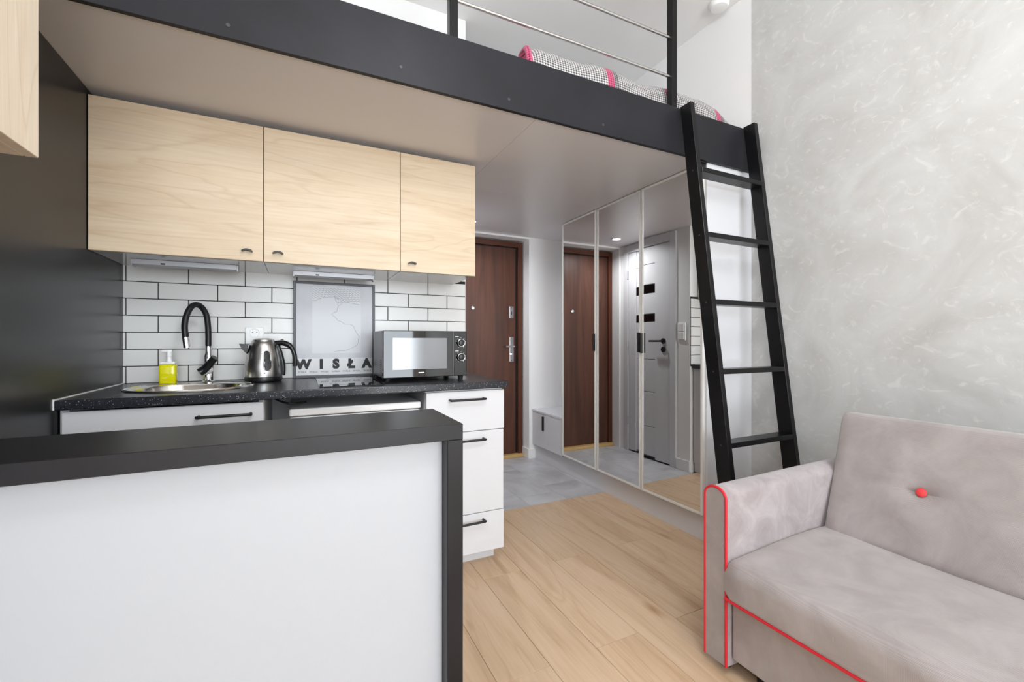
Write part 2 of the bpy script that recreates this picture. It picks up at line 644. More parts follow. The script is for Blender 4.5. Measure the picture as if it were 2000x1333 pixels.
# railing
rl = thing('loft_railing', 'black steel railing posts with slim brushed steel bars on the loft', 'railing', (0.55, 1.67, 2.19))
for a in (-0.66, 0.535, 1.716):
    obj('post', B(a, a + 0.034, 1.650, 1.688, 2.19, 3.02, 0.002, 1), 'ladder_black', rl)
for z in (2.449, 2.650, 2.851):
    obj('bar', tube(bm_new(), [(-0.645, 1.668, z), (1.733, 1.668, z)], 0.0075, 12), 'brushed', rl, True)
obj('top_rail', B(-0.66, 1.75, 1.648, 1.690, 3.02, 3.045, 0.002, 1), 'ladder_black', rl)

# mattress and blanket
mt = obj('mattress', B(0.96, 2.28, 2.14, 3.45, 2.191, 2.29, 0.03, 3), 'white_paint')
tag(mt, 'thin white mattress lying on the loft deck under the blanket', 'mattress')
bl = thing('blanket', 'black and white houndstooth blanket with pink stripes on the loft edge', 'blanket', (0.9, 1.70, 2.191))
bm = bm_new()
NX, NP = 90, 16
rings = []
for i in range(NX + 1):
    s = i / NX
    X = 0.935 + s * 1.335
    top = 2.428 + 0.012 * math.sin(s * 9.0 + 0.8) + 0.008 * math.sin(s * 23)
    top += 0.030 * min(1, max(0, (s - 0.08) / 0.2))
    if s > 0.62:
        q = (s - 0.62) / 0.38
        top -= 0.02 * q + 0.062 * max(0, (q - 0.45) / 0.55) ** 1.6
    if s < 0.03:
        top -= 0.02 * (1 - s / 0.03)
    yf = 1.698 + 0.006 * math.sin(s * 14)
    ring = []
    base = 2.192
    hgt = top - base
    dep = 0.42
    for j in range(NP + 1):
        a = PI * j / NP
        cx, cz = -math.cos(a), math.sin(a)
        ex = 0.45
        yy = (abs(cx) ** ex) * (1 if cx > 0 else -1)
        zz = abs(cz) ** ex
        z = base + hgt * zz + 0.003 * math.sin(X * 60 + j * 1.3) * zz
        ring.append(bm.verts.new((X, yf + dep / 2 + yy * dep / 2, z)))
    rings.append(ring)
for a, b in zip(rings, rings[1:]):
    for j in range(NP):
        bm.faces.new((a[j], a[j + 1], b[j + 1], b[j]))
    bm.faces.new((a[0], b[0], b[NP], a[NP]))
bm.faces.new(rings[0])
bm.faces.new(rings[-1][::-1])
obj('throw', bm, 'houndstooth', bl, True)
obj('fold_edge', tube(bm_new(), smooth_path([(0.925, 1.71, 2.31), (0.922, 1.72, 2.37), (0.926, 1.75, 2.41), (0.935, 1.82, 2.42)], 5), 0.014, 10), 'houndstooth', bl, True)

dl = obj('smoke_detector', lathe(bm_new(), [(0.055, 0), (0.055, -0.018), (0.046, -0.032), (0.02, -0.036)], (2.235, 1.79, ZC), 28), 'white_plastic', None, True)
tag(dl, 'round white smoke detector on the ceiling above the loft', 'smoke detector')

rc = thing('added_fill_lamp', 'added white globe fill lamp above the camera, out of view', 'lamp', (0.55, 0.0, 2.4))  # added lamp, unseen, evens out the light in room and loft
g_ = obj('globe', lathe(bm_new(), [(0.2 * math.sin(PI * j / 18) + 0.001, 2.60 - 0.2 * math.cos(PI * j / 18)) for j in range(19)], (0.55, 0.0, 0), 32), 'globe', rc, True)
obj('cord', tube(bm_new(), [(0.55, 0.0, 2.80), (0.55, 0.0, ZC)], 0.004, 8), 'white_plastic', rc)
obj('ceiling_rose', lathe(bm_new(), [(0.05, ZC - 0.03), (0.05, ZC)], (0.55, 0.0, 0), 20), 'white_plastic', rc)

dn = obj('fill_light_ring', tube(bm_new(), [(1.235 + 0.040 * math.cos(2 * PI * j / 32), 3.27 + 0.040 * math.sin(2 * PI * j / 32), ZL - 0.006) for j in range(33)], 0.005, 8, False), 'white_plastic', None, True)  # ring round the added hall fill light
tag(dn, 'small white ring of the added fill light in the hall', 'fill_light_ring')

# ------------------------------------------------------------------ ladder
ld = thing('loft_ladder', 'black wooden ladder with flat rungs leaning on the loft beam', 'ladder', (1.98, 1.35, 0))
SL = 0.1213
def stile(x0, x1):
    def yb(z):
        return 1.345 + SL * z
    pts = [(yb(0), 0), (yb(2.272) - 0.003, 2.272), (yb(2.272) - 0.068, 2.272), (yb(0) - 0.078, 0)]
    bm = prism(bm_new(), pts, 'x', x0, x1)
    bmesh.ops.bevel(bm, geom=list(bm.edges), offset=0.0015, segments=1, affect='EDGES')
    return bm
obj('stile', stile(1.735, 1.763), 'ladder_black', ld)
obj('stile', stile(2.213, 2.241), 'ladder_black', ld)
for z in (0.285, 0.614, 0.948, 1.274, 1.600, 1.925):
    yb = 1.345 + SL * z
    obj('rung', B(1.7632, 2.2128, yb - 0.074, yb - 0.004, z - 0.012, z + 0.012, 0.0015, 1), 'ladder_black', ld)
for z in (0.614, 0.948, 1.274, 1.600, 1.925):
    obj('screw', lathe(bm_new(), [(0.004, 0), (0.004, -0.0015)], (1.735, 1.345 + SL * z - 0.04, z), 10, 'x'), 'poster_frame', ld)

# ------------------------------------------------------------------ wardrobe with mirror doors
XM = 1.94
wd = thing('wardrobe', 'tall white wardrobe with mirror doors beside the loft ladder', 'wardrobe', (2.14, 2.35, 0))
obj('carcass', B(1.968, XR - 0.001, 1.668, 3.055, 0.15, ZL - 0.002, 0.001, 1), 'white_cab', wd)
obj('end_panel', B(1.968, XR - 0.001, 1.65, 1.668, 0.0, ZL - 0.002, 0.001, 1), 'white_cab', wd)
obj('plinth', B(1.985, XR - 0.001, 1.668, 3.575, 0.0, 0.15, 0.001, 1), 'white_cab', wd)
for (y0, y1, eps, handle) in ((2.594, 3.048, 0.3, 'near'), (2.128, 2.584, 0.6, 'near'), (1.662, 2.118, -1.1, None)):
    yc = (y0 + y1) / 2
    hw = (y1 - y0) / 2
    z0, z1 = 0.152, ZL - 0.006
    fr = bm_new()
    T = 0.014
    # frame centred on its own middle, front face at local x = -0.010
    box(fr, -0.010, 0.010, -hw, -hw + T, z0, z1, 0.001, 1)
    box(fr, -0.010, 0.010, hw - T, hw, z0, z1, 0.001, 1)
    box(fr, -0.010, 0.010, -hw + T, hw - T, z0, z0 + T, 0.001, 1)
    box(fr, -0.010, 0.010, -hw + T, hw - T, z1 - T, z1, 0.001, 1)
    d = obj('door', fr, 'mirror_frame', wd, local=True)
    d.location = Vector((XM + 0.012, yc, 0)) - Vector(wd.location)
    d.rotation_euler = (0, 0, math.radians(-eps))
    g = obj('mirror', B(-0.006, 0.004, -hw + T - 0.001, hw - T + 0.001, z0 + T - 0.001, z1 - T + 0.001), 'mirror', d, local=True)
    if handle:
        obj('handle', B(-0.026, -0.010, -hw + 0.002, -hw + 0.014, 1.018, 1.142, 0.001, 1), 'black_metal', d, local=True)
    else:
        obj('handle', B(-0.026, -0.010, hw - 0.012, hw - 0.002, 1.015, 1.139, 0.001, 1), 'black_metal', d, local=True)
bk_ = obj('shelf_bracket', B(1.93, 1.966, 1.655, 1.667, 2.0, 2.046, 0.001, 1), 'black_metal', wd)

# bench cabinet in the nook
bn = thing('bench_cabinet', 'low white two-door bench cabinet in the nook beside the wardrobe', 'cabinet', (2.1, 3.32, 0))
obj('body', B(1.975, XR - 0.002, 3.060, YD - 0.002, 0.151, 0.44, 0.001, 1), 'white_cab', bn)
obj('top', B(1.952, XR - 0.002, 3.058, YD - 0.002, 0.44, 0.458, 0.001, 1), 'white_cab', bn)
for a, b in ((3.060, 3.352), (3.355, YD - 0.012)):
    dd = obj('door', B(1.956, 1.974, a, b, 0.138, 0.438, 0.001, 1), 'white_cab', bn)
    if b > 3.5:
        obj('handle', B(1.942, 1.956, a + 0.004, a + 0.022, 0.295, 0.42, 0.001, 1), 'black_metal', dd)

# ------------------------------------------------------------------ entrance door
ed = thing('entrance_door', 'dark brown wood entrance door at the end of the hall', 'door', (1.42, 3.72, 0))
bm = B(0.958, 1.003, 3.69, 3.755, 0.0, 2.02, 0.002, 1)
box(bm, 1.868, 1.913, 3.69, 3.755, 0.0, 2.02, 0.002, 1)
box(bm, 1.003, 1.868, 3.69, 3.755, 1.972, 2.02, 0.002, 1)
obj('door_frame', bm, 'door_frame_brown', ed)
bm = B(1.845, 1.868, 3.718, 3.752, 0.03, 1.972)
box(bm, 1.003, 1.845, 3.718, 3.752, 1.962, 1.972)
obj('shadow_gap', bm, 'dark_gap', ed)
lf = obj('leaf', B(1.004, 1.846, 3.706, 3.75, 0.032, 1.962, 0.003, 2), 'door_brown', ed)
obj('threshold', B(0.96, 1.91, 3.655, 3.755, 0.0, 0.03, 0.004, 2), 'threshold', ed)
obj('peephole', lathe(bm_new(), [(0.017, 0), (0.017, -0.006), (0.012, -0.010), (0.006, -0.010)], (1.417, 3.706, 1.387), 24, 'y'), 'chrome', lf, True)
pl = obj('lock_plate', B(1.783, 1.823, 3.699, 3.706, 1.302, 1.414, 0.002, 2), 'chrome', lf)
obj('keyhole', B(1.800, 1.806, 3.6975, 3.699, 1.335, 1.368, 0.0005, 1), 'black_metal', lf)
obj('handle_plate', B(1.783, 1.823, 3.698, 3.706, 0.895, 1.128, 0.002, 2), 'chrome', lf)
obj('handle', tube(bm_new(), smooth_path([(1.803, 3.70, 1.04), (1.803, 3.66, 1.04), (1.795, 3.648, 1.04), (1.72, 3.648, 1.04)], 5), 0.009, 12), 'chrome', lf, True)
obj('cylinder_lock', lathe(bm_new(), [(0.014, 0), (0.014, -0.012), (0.009, -0.014)], (1.803, 3.698, 0.965), 20, 'y'), 'chrome', lf, True)
for z in (1.402, 1.314, 1.115, 0.907):
    obj('screw', lathe(bm_new(), [(0.003, 0), (0.003, -0.001)], (1.803, 3.698, z), 8, 'y'), 'poster_frame', lf)

# ------------------------------------------------------------------ bathroom door, seen in the mirrors
bd = thing('bathroom_door', 'white panelled interior door with black glass strips, seen in the mirrors', 'door', (XB, 3.1, 0))
bm = B(XB - 0.09, XB + 0.012, 2.722, 2.79, 0.0, 2.04, 0.003, 1)
box(bm, XB - 0.09, XB + 0.012, 3.45, 3.518, 0.0, 2.04, 0.003, 1)
box(bm, XB - 0.09, XB + 0.012, 2.79, 3.45, 1.965, 2.04, 0.003, 1)
obj('door_frame', bm, 'white_cab', bd)
bm = B(XB - 0.035, XB + 0.004, 2.793, 2.965, 0.012, 1.962, 0.003, 1)
box(bm, XB - 0.035, XB + 0.004, 3.34, 3.447, 0.012, 1.962, 0.003, 1)
lfb = obj('leaf', bm, 'white_cab', bd)
zz = [0.03, 0.30, 0.62, 0.92, 1.272, 1.338, 1.534, 1.612, 1.80, 1.962]
for i, (a, b) in enumerate(zip(zz, zz[1:])):
    if i in (4, 6):
        obj('glass_strip', B(XB - 0.02, XB - 0.001, 2.9655, 3.3395, a, b, 0.001, 1), 'black_glass', lfb)
    else:
        obj('panel', B(XB - 0.028, XB - 0.004, 2.9655, 3.3395, a + 0.002, b - 0.002, 0.004, 2), 'white_cab', lfb)
obj('handle', tube(bm_new(), smooth_path([(XB + 0.004, 2.862, 1.09), (XB + 0.045, 2.862, 1.09), (XB + 0.052, 2.875, 1.09), (XB + 0.052, 2.985, 1.09)], 5), 0.009, 12), 'black_metal', lfb, True)
obj('rose', lathe(bm_new(), [(0.025, 0), (0.025, 0.008), (0.02, 0.010)], (XB + 0.004, 2.862, 1.09), 24, 'x'), 'black_metal', lfb, True)
obj('lock_rose', lathe(bm_new(), [(0.025, 0), (0.025, 0.008), (0.02, 0.010)], (XB + 0.004, 2.862, 1.015), 24, 'x'), 'black_metal', lfb, True)
for z in (0.30, 1.05, 1.75):
    obj('hinge', tube(bm_new(), [(XB + 0.014, 3.451, z - 0.04), (XB + 0.014, 3.451, z + 0.04)], 0.006, 8), 'steel_lamp', bd, True)
sw = thing('light_switch', 'white double light switch on the wall beside the bathroom door', 'switch', (XB, 2.665, 1.17))
obj('plate', B(XB, XB + 0.010, 2.625, 2.705, 1.095, 1.245, 0.003, 2), 'white_plastic', sw)
obj('rocker', B(XB + 0.010, XB + 0.015, 2.635, 2.695, 1.174, 1.236, 0.002, 1), 'white_plastic', sw)
obj('rocker', B(XB + 0.010, XB + 0.015, 2.635, 2.695, 1.104, 1.166, 0.002, 1), 'white_plastic', sw)

# ------------------------------------------------------------------ kitchen: upper cabinets
def upper(name, label, x0, x1, knob_x):
    t = thing(name, label, 'cabinet', ((x0 + x1) / 2, 2.38, 1.437), 'upper kitchen cabinets')
    obj('body', B(x0 + 0.001, x1 - 0.001, 2.2145, YK - 0.001, 1.437, 2.024, 0.001, 1), 'cab_under', t)
    d = obj('door', B(x0 + 0.0015, x1 - 0.0015, 2.195, 2.2135, 1.437, 2.026, 0.001, 1), 'wood_light', t)
    # half-moon cup knob
    bm = bm_new()
    n = 10
    pts = [(knob_x + 0.021 * math.cos(PI * j / n), 1.474 + 0.011 * math.sin(PI * j / n)) for j in range(n + 1)]
    inn = [(knob_x + 0.014 * math.cos(PI * j / n), 1.474 + 0.005 * math.sin(PI * j / n)) for j in range(n, -1, -1)]
    prism(bm, pts + inn, 'y', 2.172, 2.1949)
    obj('knob', bm, 'black_metal', d)
    return t
upper('upper_cabinet', 'wide light wood wall cabinet next to the black wall panel', XL + 0.009, -0.135, -0.196)
upper('upper_cabinet', 'light wood wall cabinet above the framed poster', -0.135, 0.456, -0.079)
upper('upper_cabinet', 'narrow light wood wall cabinet above the microwave', 0.456, 0.854, 0.512)
# another one on the left wall
t = thing('wall_cabinet', 'light wood cabinet hung on the black panel above the peninsula', 'cabinet', (-0.58, 0.85, 1.437))
obj('body', B(XL + 0.009, -0.462, 0.55, 1.141, 1.437, 2.03, 0.001, 1), 'wood_light_y', t)
obj('door', B(-0.461, -0.442, 0.55, 1.141, 1.437, 2.03, 0.001, 1), 'wood_light_y', t)
# under-cabinet lamps
def ulamp(label, x0, x1, y):
    t = thing('under_cabinet_lamp', label, 'lamp', ((x0 + x1) / 2, y, 1.436), 'under-cabinet lamps')
    bm = prism(bm_new(), [(y - 0.018, 1.436), (y + 0.03, 1.436), (y + 0.03, 1.418), (y + 0.002, 1.408), (y - 0.018, 1.416)], 'x', x0, x1)
    obj('housing', bm, 'steel_lamp', t)
    obj('end_cap', B(x1, x1 + 0.006, y - 0.019, y + 0.031, 1.407, 1.436, 0.001, 1), 'steel_lamp', t)
    obj('end_cap', B(x0 - 0.006, x0, y - 0.019, y + 0.031, 1.407, 1.436, 0.001, 1), 'steel_lamp', t)
    obj('switch', B((x0 + x1) / 2 - 0.09, (x0 + x1) / 2 - 0.075, y - 0.022, y - 0.018, 1.418, 1.424), 'black_plastic', t)
ulamp('slim grey strip lamp under the cabinet above the sink', -0.626, -0.252, 2.37)
ulamp('slim grey strip lamp just above the framed poster', -0.016, 0.356, 2.42)

# ------------------------------------------------------------------ worktop, base units
wt = thing('worktop', 'speckled black kitchen worktop running along the tiled wall', 'worktop', (0.1, 2.25, 0.862))
# built round the sink bowl opening
SX0, SX1, SY0, SY1 = -0.585, -0.215, 2.10, 2.40
bm = B(XL + 0.010, SX0, 1.935, YK - 0.003, 0.862, 0.895, 0.004, 2)
box(bm, SX1, 0.925, 1.935, YK - 0.003, 0.862, 0.895, 0.004, 2)
box(bm, SX0 - 0.006, SX1 + 0.006, 1.935, SY0, 0.862, 0.895, 0.004, 2)
box(bm, SX0 - 0.006, SX1 + 0.006, SY1, YK - 0.003, 0.862, 0.895, 0.004, 2)
obj('slab', bm, 'counter', wt)
obj('edge_seal', B(XL + 0.008, XL + 0.012, 1.935, YK - 0.003, 0.864, 0.8985), 'white_plastic', wt)

def bar_handle(parent, x0, x1, y, z):
    pts = smooth_path([(x0, y, z), (x0, y - 0.024, z), (x0 + 0.012, y - 0.030, z), (x1 - 0.012, y - 0.030, z), (x1, y - 0.024, z), (x1, y, z)], 4)
    obj('handle', tube(bm_new(), pts, 0.0055, 10), 'black_metal', parent, True)

sc_ = thing('sink_cabinet', 'white base cabinet under the sink with one black bar handle', 'cabinet', (-0.41, 2.25, 0))
bm = B(XL + 0.012, -0.69, 1.976, YK - 0.004, 0.08, 0.861)
box(bm, -0.137, -0.119, 1.976, YK - 0.004, 0.08, 0.861)
box(bm, -0.69, -0.137, 1.976, YK - 0.004, 0.08, 0.10)
box(bm, -0.69, -0.137, YK - 0.02, YK - 0.004, 0.10, 0.861)
obj('body', bm, 'white_cab', sc_)
d = obj('door', B(-0.703, -0.121, 1.955, 1.974, 0.08, 0.853, 0.0015, 1), 'white_cab', sc_)
bar_handle(d, -0.328, -0.163, 1.955, 0.812)
obj('plinth', B(-0.70, -0.12, 2.03, 2.045, 0, 0.079), 'white_cab', sc_)

dc = thing('drawer_cabinet', 'white three-drawer base cabinet under the microwave', 'cabinet', (0.715, 2.25, 0))
obj('body', B(0.523, 0.908, 1.976, YK - 0.004, 0.08, 0.861, 0.001, 1), 'white_cab', dc)
for i, (z0, z1, hz, dx) in enumerate(((0.662, 0.853, 0.815, 0.0), (0.268, 0.659, 0.622, -0.003), (0.076, 0.265, 0.232, -0.001))):
    d = obj('drawer', B(0.523, 0.911 + dx, 1.955, 1.974, z0, z1, 0.0015, 1), 'white_cab', dc)
    bar_handle(d, 0.634, 0.80, 1.955, hz)
obj('plinth', B(0.55, 0.895, 2.045, 2.06, 0, 0.079), 'white_cab', dc)
obj('plinth_side', B(0.885, 0.897, 2.06, YK - 0.005, 0, 0.079), 'white_cab', dc)

fg = thing('fridge', 'small white fridge standing under the worktop', 'fridge', (0.24, 2.3, 0))
obj('body', B(-0.03, 0.508, 2.05, 2.50, 0.01, 0.775, 0.004, 1), 'white_gloss', fg)
obj('top', B(-0.032, 0.510, 2.0, 2.50, 0.781, 0.811, 0.006, 2), 'white_gloss', fg)
obj('door', B(-0.03, 0.508, 2.003, 2.046, 0.03, 0.776, 0.008, 2), 'white_gloss', fg)
for a in (0.0, 0.47):
    obj('foot', lathe(bm_new(), [(0.015, 0), (0.015, 0.012)], (a, 2.1, 0), 10), 'black_plastic', fg)
cb = obj('power_cable', tube(bm_new(), smooth_path([(-0.10, 2.1, 0.855), (-0.06, 2.02, 0.842), (-0.02, 2.0, 0.835), (0.03, 2.04, 0.834)], 6), 0.004, 8), 'black_rubber', None, True)
tag(cb, 'short black cable hanging under the worktop edge over the fridge', 'cable')

# ------------------------------------------------------------------ sink and tap
sk = thing('sink', 'stainless steel inset sink with round drain bowl', 'sink', (-0.40, 2.25, 0.895))
def rrect(cx, cy, hx, hy, r, n=8):
    out = []
    for qx, qy, a0 in ((1, 1, 0), (-1, 1, PI / 2), (-1, -1, PI), (1, -1, 3 * PI / 2)):
        for j in range(n + 1):
            a = a0 + PI / 2 * j / n
            out.append((cx + qx * (hx - r) + r * math.cos(a), cy + qy * (hy - r) + r * math.sin(a)))
    return out
bm = bm_new()
loops = [(rrect(-0.40, 2.25, 0.225, 0.20, 0.19), 0.8955), (rrect(-0.40, 2.25, 0.222, 0.197, 0.187), 0.8995), (rrect(-0.40, 2.25, 0.205, 0.18, 0.17), 0.8995),
         (rrect(-0.40, 2.25, 0.183, 0.148, 0.13), 0.895), (rrect(-0.40, 2.25, 0.178, 0.143, 0.125), 0.885), (rrect(-0.40, 2.25, 0.165, 0.13, 0.11), 0.78), (rrect(-0.40, 2.25, 0.04, 0.04, 0.035), 0.77)]
rr = [[bm.verts.new((p[0], p[1], z)) for p in L] for L, z in loops]
for a, b in zip(rr, rr[1:]):
    for j in range(len(a)):
        bm.faces.new((a[j], a[(j + 1) % len(a)], b[(j + 1) % len(a)], b[j]))
bm.faces.new(rr[-1])
obj('basin', bm, 'sink_steel', sk, True)
obj('drain', lathe(bm_new(), [(0.035, 0.771), (0.035, 0.774), (0.02, 0.776)], (-0.40, 2.25, 0), 24), 'chrome', sk, True)
obj('rim', tube(bm_new(), [(x_, y_, 0.899) for x_, y_ in (lambda r: r + r[:1])(rrect(-0.40, 2.25, 0.216, 0.191, 0.181))], 0.003, 6, False), 'chrome', sk, True)
for j in range(4):
    obj('overflow_slot', B(-0.43 + j * 0.018, -0.42 + j * 0.018, 2.389, 2.391, 0.862, 0.870), 'black_plastic', sk)

TX, TY = -0.378, 2.475
tp = thing('kitchen_tap', 'chrome kitchen tap with black flexible spout and black lever', 'tap', (TX, TY, 0.895))
obj('base', lathe(bm_new(), [(0.026, 0.8955), (0.026, 0.901), (0.021, 0.906), (0.021, 1.005), (0.017, 1.02)], (TX, TY, 0), 28), 'chrome', tp, True)
obj('neck', lathe(bm_new(), [(0.017, 1.02), (0.013, 1.035), (0.0125, 1.065), (0.015, 1.068)], (TX, TY, 0), 24), 'chrome', tp, True)
sp_ = smooth_path([(TX, TY, 1.066), (TX - 0.001, TY, 1.15), (TX - 0.008, TY - 0.008, 1.215), (TX - 0.028, TY - 0.028, 1.252), (TX - 0.05, TY - 0.06, 1.25), (TX - 0.066, TY - 0.085, 1.21), (TX - 0.072, TY - 0.10, 1.16), (TX - 0.068, TY - 0.105, 1.105)], 8)
so = obj('spout', tube(bm_new(), sp_, 0.0125, 16), 'tube_black', tp, True)
obj('nozzle', tube(bm_new(), [(TX - 0.068, TY - 0.105, 1.106), (TX - 0.062, TY - 0.107, 1.06)], [0.0135, 0.0135], 16), 'chrome', so, True)
hb = obj('lever', tube(bm_new(), smooth_path([(TX - 0.028, TY - 0.045, 0.945), (TX - 0.012, TY - 0.042, 0.957), (TX + 0.012, TY - 0.05, 0.985), (TX + 0.034, TY - 0.06, 1.014)], 5), [0.0185] * 6 + [0.0175] * 5 + [0.016] * 5, 16), 'black_plastic', tp, True)
obj('lever_ring', lathe(bm_new(), [(0.021, -0.04), (0.021, -0.018)], (TX, TY, 0.955), 24, 'y'), 'chrome', tp, True)

# soap dispenser
SPX, SPY = -0.522, 2.44
sd = thing('soap_dispenser', 'clear pump bottle of bright yellow dish soap with white top', 'soap dispenser', (SPX, SPY, 0.895))
obj('bottle', B(SPX - 0.031, SPX + 0.031, SPY - 0.022, SPY + 0.022, 0.8955, 0.985, 0.009, 3), 'soap', sd, True)
obj('collar', B(SPX - 0.028, SPX + 0.028, SPY - 0.02, SPY + 0.02, 0.985, 0.998, 0.005, 2), 'white_plastic', sd, True)
obj('pump_stem', lathe(bm_new(), [(0.011, 0.998), (0.010, 1.02), (0.012, 1.022), (0.012, 1.043)], (SPX + 0.003, SPY, 0), 16), 'white_plastic', sd, True)
obj('pump_head', B(SPX - 0.024, SPX + 0.016, SPY - 0.011, SPY + 0.011, 1.039, 1.052, 0.004, 2), 'white_plastic', sd, True)

# kettle
KX, KY = -0.150, 2.44
kt = thing('kettle', 'brushed steel electric kettle with black handle and water window', 'kettle', (KX, KY, 0.895))
prof = [(0.062, 0.918), (0.080, 0.920), (0.081, 0.935), (0.080, 0.965), (0.076, 1.0), (0.069, 1.035), (0.060, 1.066), (0.053, 1.082), (0.049, 1.088)]
obj('body', lathe(bm_new(), prof, (KX, KY, 0), 44), 'brushed', kt, True)
obj('lid', lathe(bm_new(), [(0.049, 1.088), (0.046, 1.096), (0.034, 1.102), (0.012, 1.104)], (KX, KY, 0), 36), 'brushed', kt, True)
obj('base', lathe(bm_new(), [(0.074, 0.8955), (0.080, 0.899), (0.082, 0.912), (0.080, 0.919), (0.05, 0.9195)], (KX, KY, 0), 36), 'black_plastic', kt, True)
hp = smooth_path([(KX + 0.05, KY - 0.005, 1.078), (KX + 0.085, KY - 0.012, 1.080), (KX + 0.118, KY - 0.018, 1.062), (KX + 0.135, KY - 0.02, 1.02), (KX + 0.136, KY - 0.02, 0.965)], 6)
obj('handle', tube(bm_new(), hp, [0.013] * 12 + [0.011] * 13, 12), 'black_plastic', kt, True)
obj('handle_spine', tube(bm_new(), smooth_path([(KX + 0.056, KY - 0.006, 1.078), (KX + 0.072, KY - 0.01, 1.03), (KX + 0.084, KY - 0.012, 0.97), (KX + 0.083, KY - 0.012, 0.922)], 6), 0.011, 10), 'black_plastic', kt, True)
obj('switch', B(KX + 0.074, KX + 0.086, KY - 0.018, KY - 0.004, 1.088, 1.099, 0.002, 1), 'black_plastic', kt)
bm = bm_new()
prism(bm, [(KX - 0.066, 1.075), (KX - 0.100, 1.078), (KX - 0.088, 1.052), (KX - 0.070, 1.030)], 'y', KY - 0.022, KY + 0.014)
obj('spout', bm, 'black_plastic', kt)
# water window facing the room
ang = math.radians(-76)
def ksurf(w, z, out):
    for (r0, h0), (r1, h1) in zip(prof, prof[1:]):
        if h0 <= z <= h1:
            r = r0 + (r1 - r0) * (z - h0) / (h1 - h0)
    a = ang + w / r
    return (KX + (r + out) * math.cos(a), KY + (r + out) * math.sin(a), z)
ol = []
for j in range(25):
    a = 2 * PI * j / 24
    ca, sa = math.cos(a), math.sin(a)
    zz_ = 0.997 + 0.047 * abs(sa) ** 0.6 * (1 if sa >= 0 else -1)
    ol.append((0.0165 * abs(ca) ** 0.7 * (1 if ca >= 0 else -1) * (1.12 if sa < 0 else 0.9), zz_))
bm = bm_new()
ctr = bm.verts.new(ksurf(0, 0.997, 0.0022))
vsr = [bm.verts.new(ksurf(w, z, 0.0018)) for w, z in ol[:-1]]
for j in range(24):
    bm.faces.new((ctr, vsr[j], vsr[(j + 1) % 24]))
wn = obj('water_window', bm, 'black_glass', kt, True)
obj('window_rim', tube(bm_new(), [ksurf(w, z, 0.0022) for w, z in ol], 0.0022, 8, False), 'chrome', kt, True)
obj('logo', B(KX + 0.006, KX + 0.013, KY - 0.0825, KY - 0.081, 0.936, 0.941), 'black_plastic', kt)

# socket on the tiles
so_ = thing('wall_socket', 'white wall socket on the tiles behind the kettle', 'socket', (-0.197, 2.575, 1.15))
obj('plate', B(-0.238, -0.156, 2.566, YK - 0.0015, 1.075, 1.160, 0.003, 2), 'white_plastic', so_)
obj('cup', lathe(bm_new(), [(0.024, 0), (0.024, -0.004), (0.020, -0.004), (0.019, -0.001)], (-0.197, 2.566, 1.132), 28, 'y'), 'white_gloss', so_, True)
for dx in (-0.009, 0.009):
    obj('contact_hole', lathe(bm_new(), [(0.0025, 0), (0.0025, -0.0006)], (-0.197 + dx, 2.5645, 1.134), 10, 'y'), 'black_plastic', so_)
obj('earth_pin', lathe(bm_new(), [(0.0025, 0), (0.0022, -0.008)], (-0.197, 2.5645, 1.144), 10, 'y'), 'chrome', so_)

# ------------------------------------------------------------------ framed poster
PX0, PX1, PZ0, PZ1 = -0.022, 0.388, 0.8955, 1.405
PY = 2.545
po = thing('framed_poster', 'grey framed river map poster reading WISŁA leaning on the tiles', 'poster', ((PX0 + PX1) / 2, PY, PZ0))
FW = 0.013
bm = B(PX0, PX0 + FW, PY, PY + 0.018, PZ0, PZ1, 0.001, 1)
box(bm, PX1 - FW, PX1, PY, PY + 0.018, PZ0, PZ1, 0.001, 1)
box(bm, PX0 + FW, PX1 - FW, PY, PY + 0.018, PZ0, PZ0 + FW, 0.001, 1)
box(bm, PX0 + FW, PX1 - FW, PY, PY + 0.018, PZ1 - FW, PZ1, 0.001, 1)
obj('frame', bm, 'poster_frame', po)
sh = obj('sheet', B(PX0 + FW, PX1 - FW, PY + 0.006, PY + 0.012, PZ0 + FW, PZ1 - FW), 'paper', po)
IW, IH = PX1 - PX0 - 2 * FW, PZ1 - PZ0 - 2 * FW
def pp(u, v):       # poster picture coordinates: u right, v down, 0..1
    return (PX0 + FW + u * IW, PY + 0.0055, PZ1 - FW - v * IH)
a, b = pp(0.0, 0.815), pp(1.0, 1.0)
obj('title_band', B(a[0], b[0], PY + 0.0056, PY + 0.006, b[2], a[2]), 'paper_white', sh)
RX = Matrix.Rotation(PI / 2, 4, 'X')
a, b = pp(0.2, 0.03), pp(0.84, 0.76)
obj('map_area', B(a[0], b[0], PY + 0.0057, PY + 0.006, b[2], a[2]), 'paper_map', sh)
for ch, u in (('W', 0.09), ('I', 0.315), ('S', 0.505), ('Ł', 0.71), ('A', 0.92)):
    p = pp(u, 0.925)
    text_mesh('letter', ch, 0.066, (p[0], PY + 0.0052, p[2]), RX, 'ink', sh, bold=0.0046, align='CENTER')
for j in range(7):
    p = pp(0.075 + j * 0.142, 0.972)
    text_mesh('caption', 'WISŁA', 0.0125, (p[0], PY + 0.0052, p[2]), RX, 'ink_thin', sh, bold=0.0001, align='CENTER', spacing=1.15)
def pline(name, pts, r, m):
    obj(name, tube(bm_new(), [pp(u, v) for u, v in pts], r, 6), m, sh)
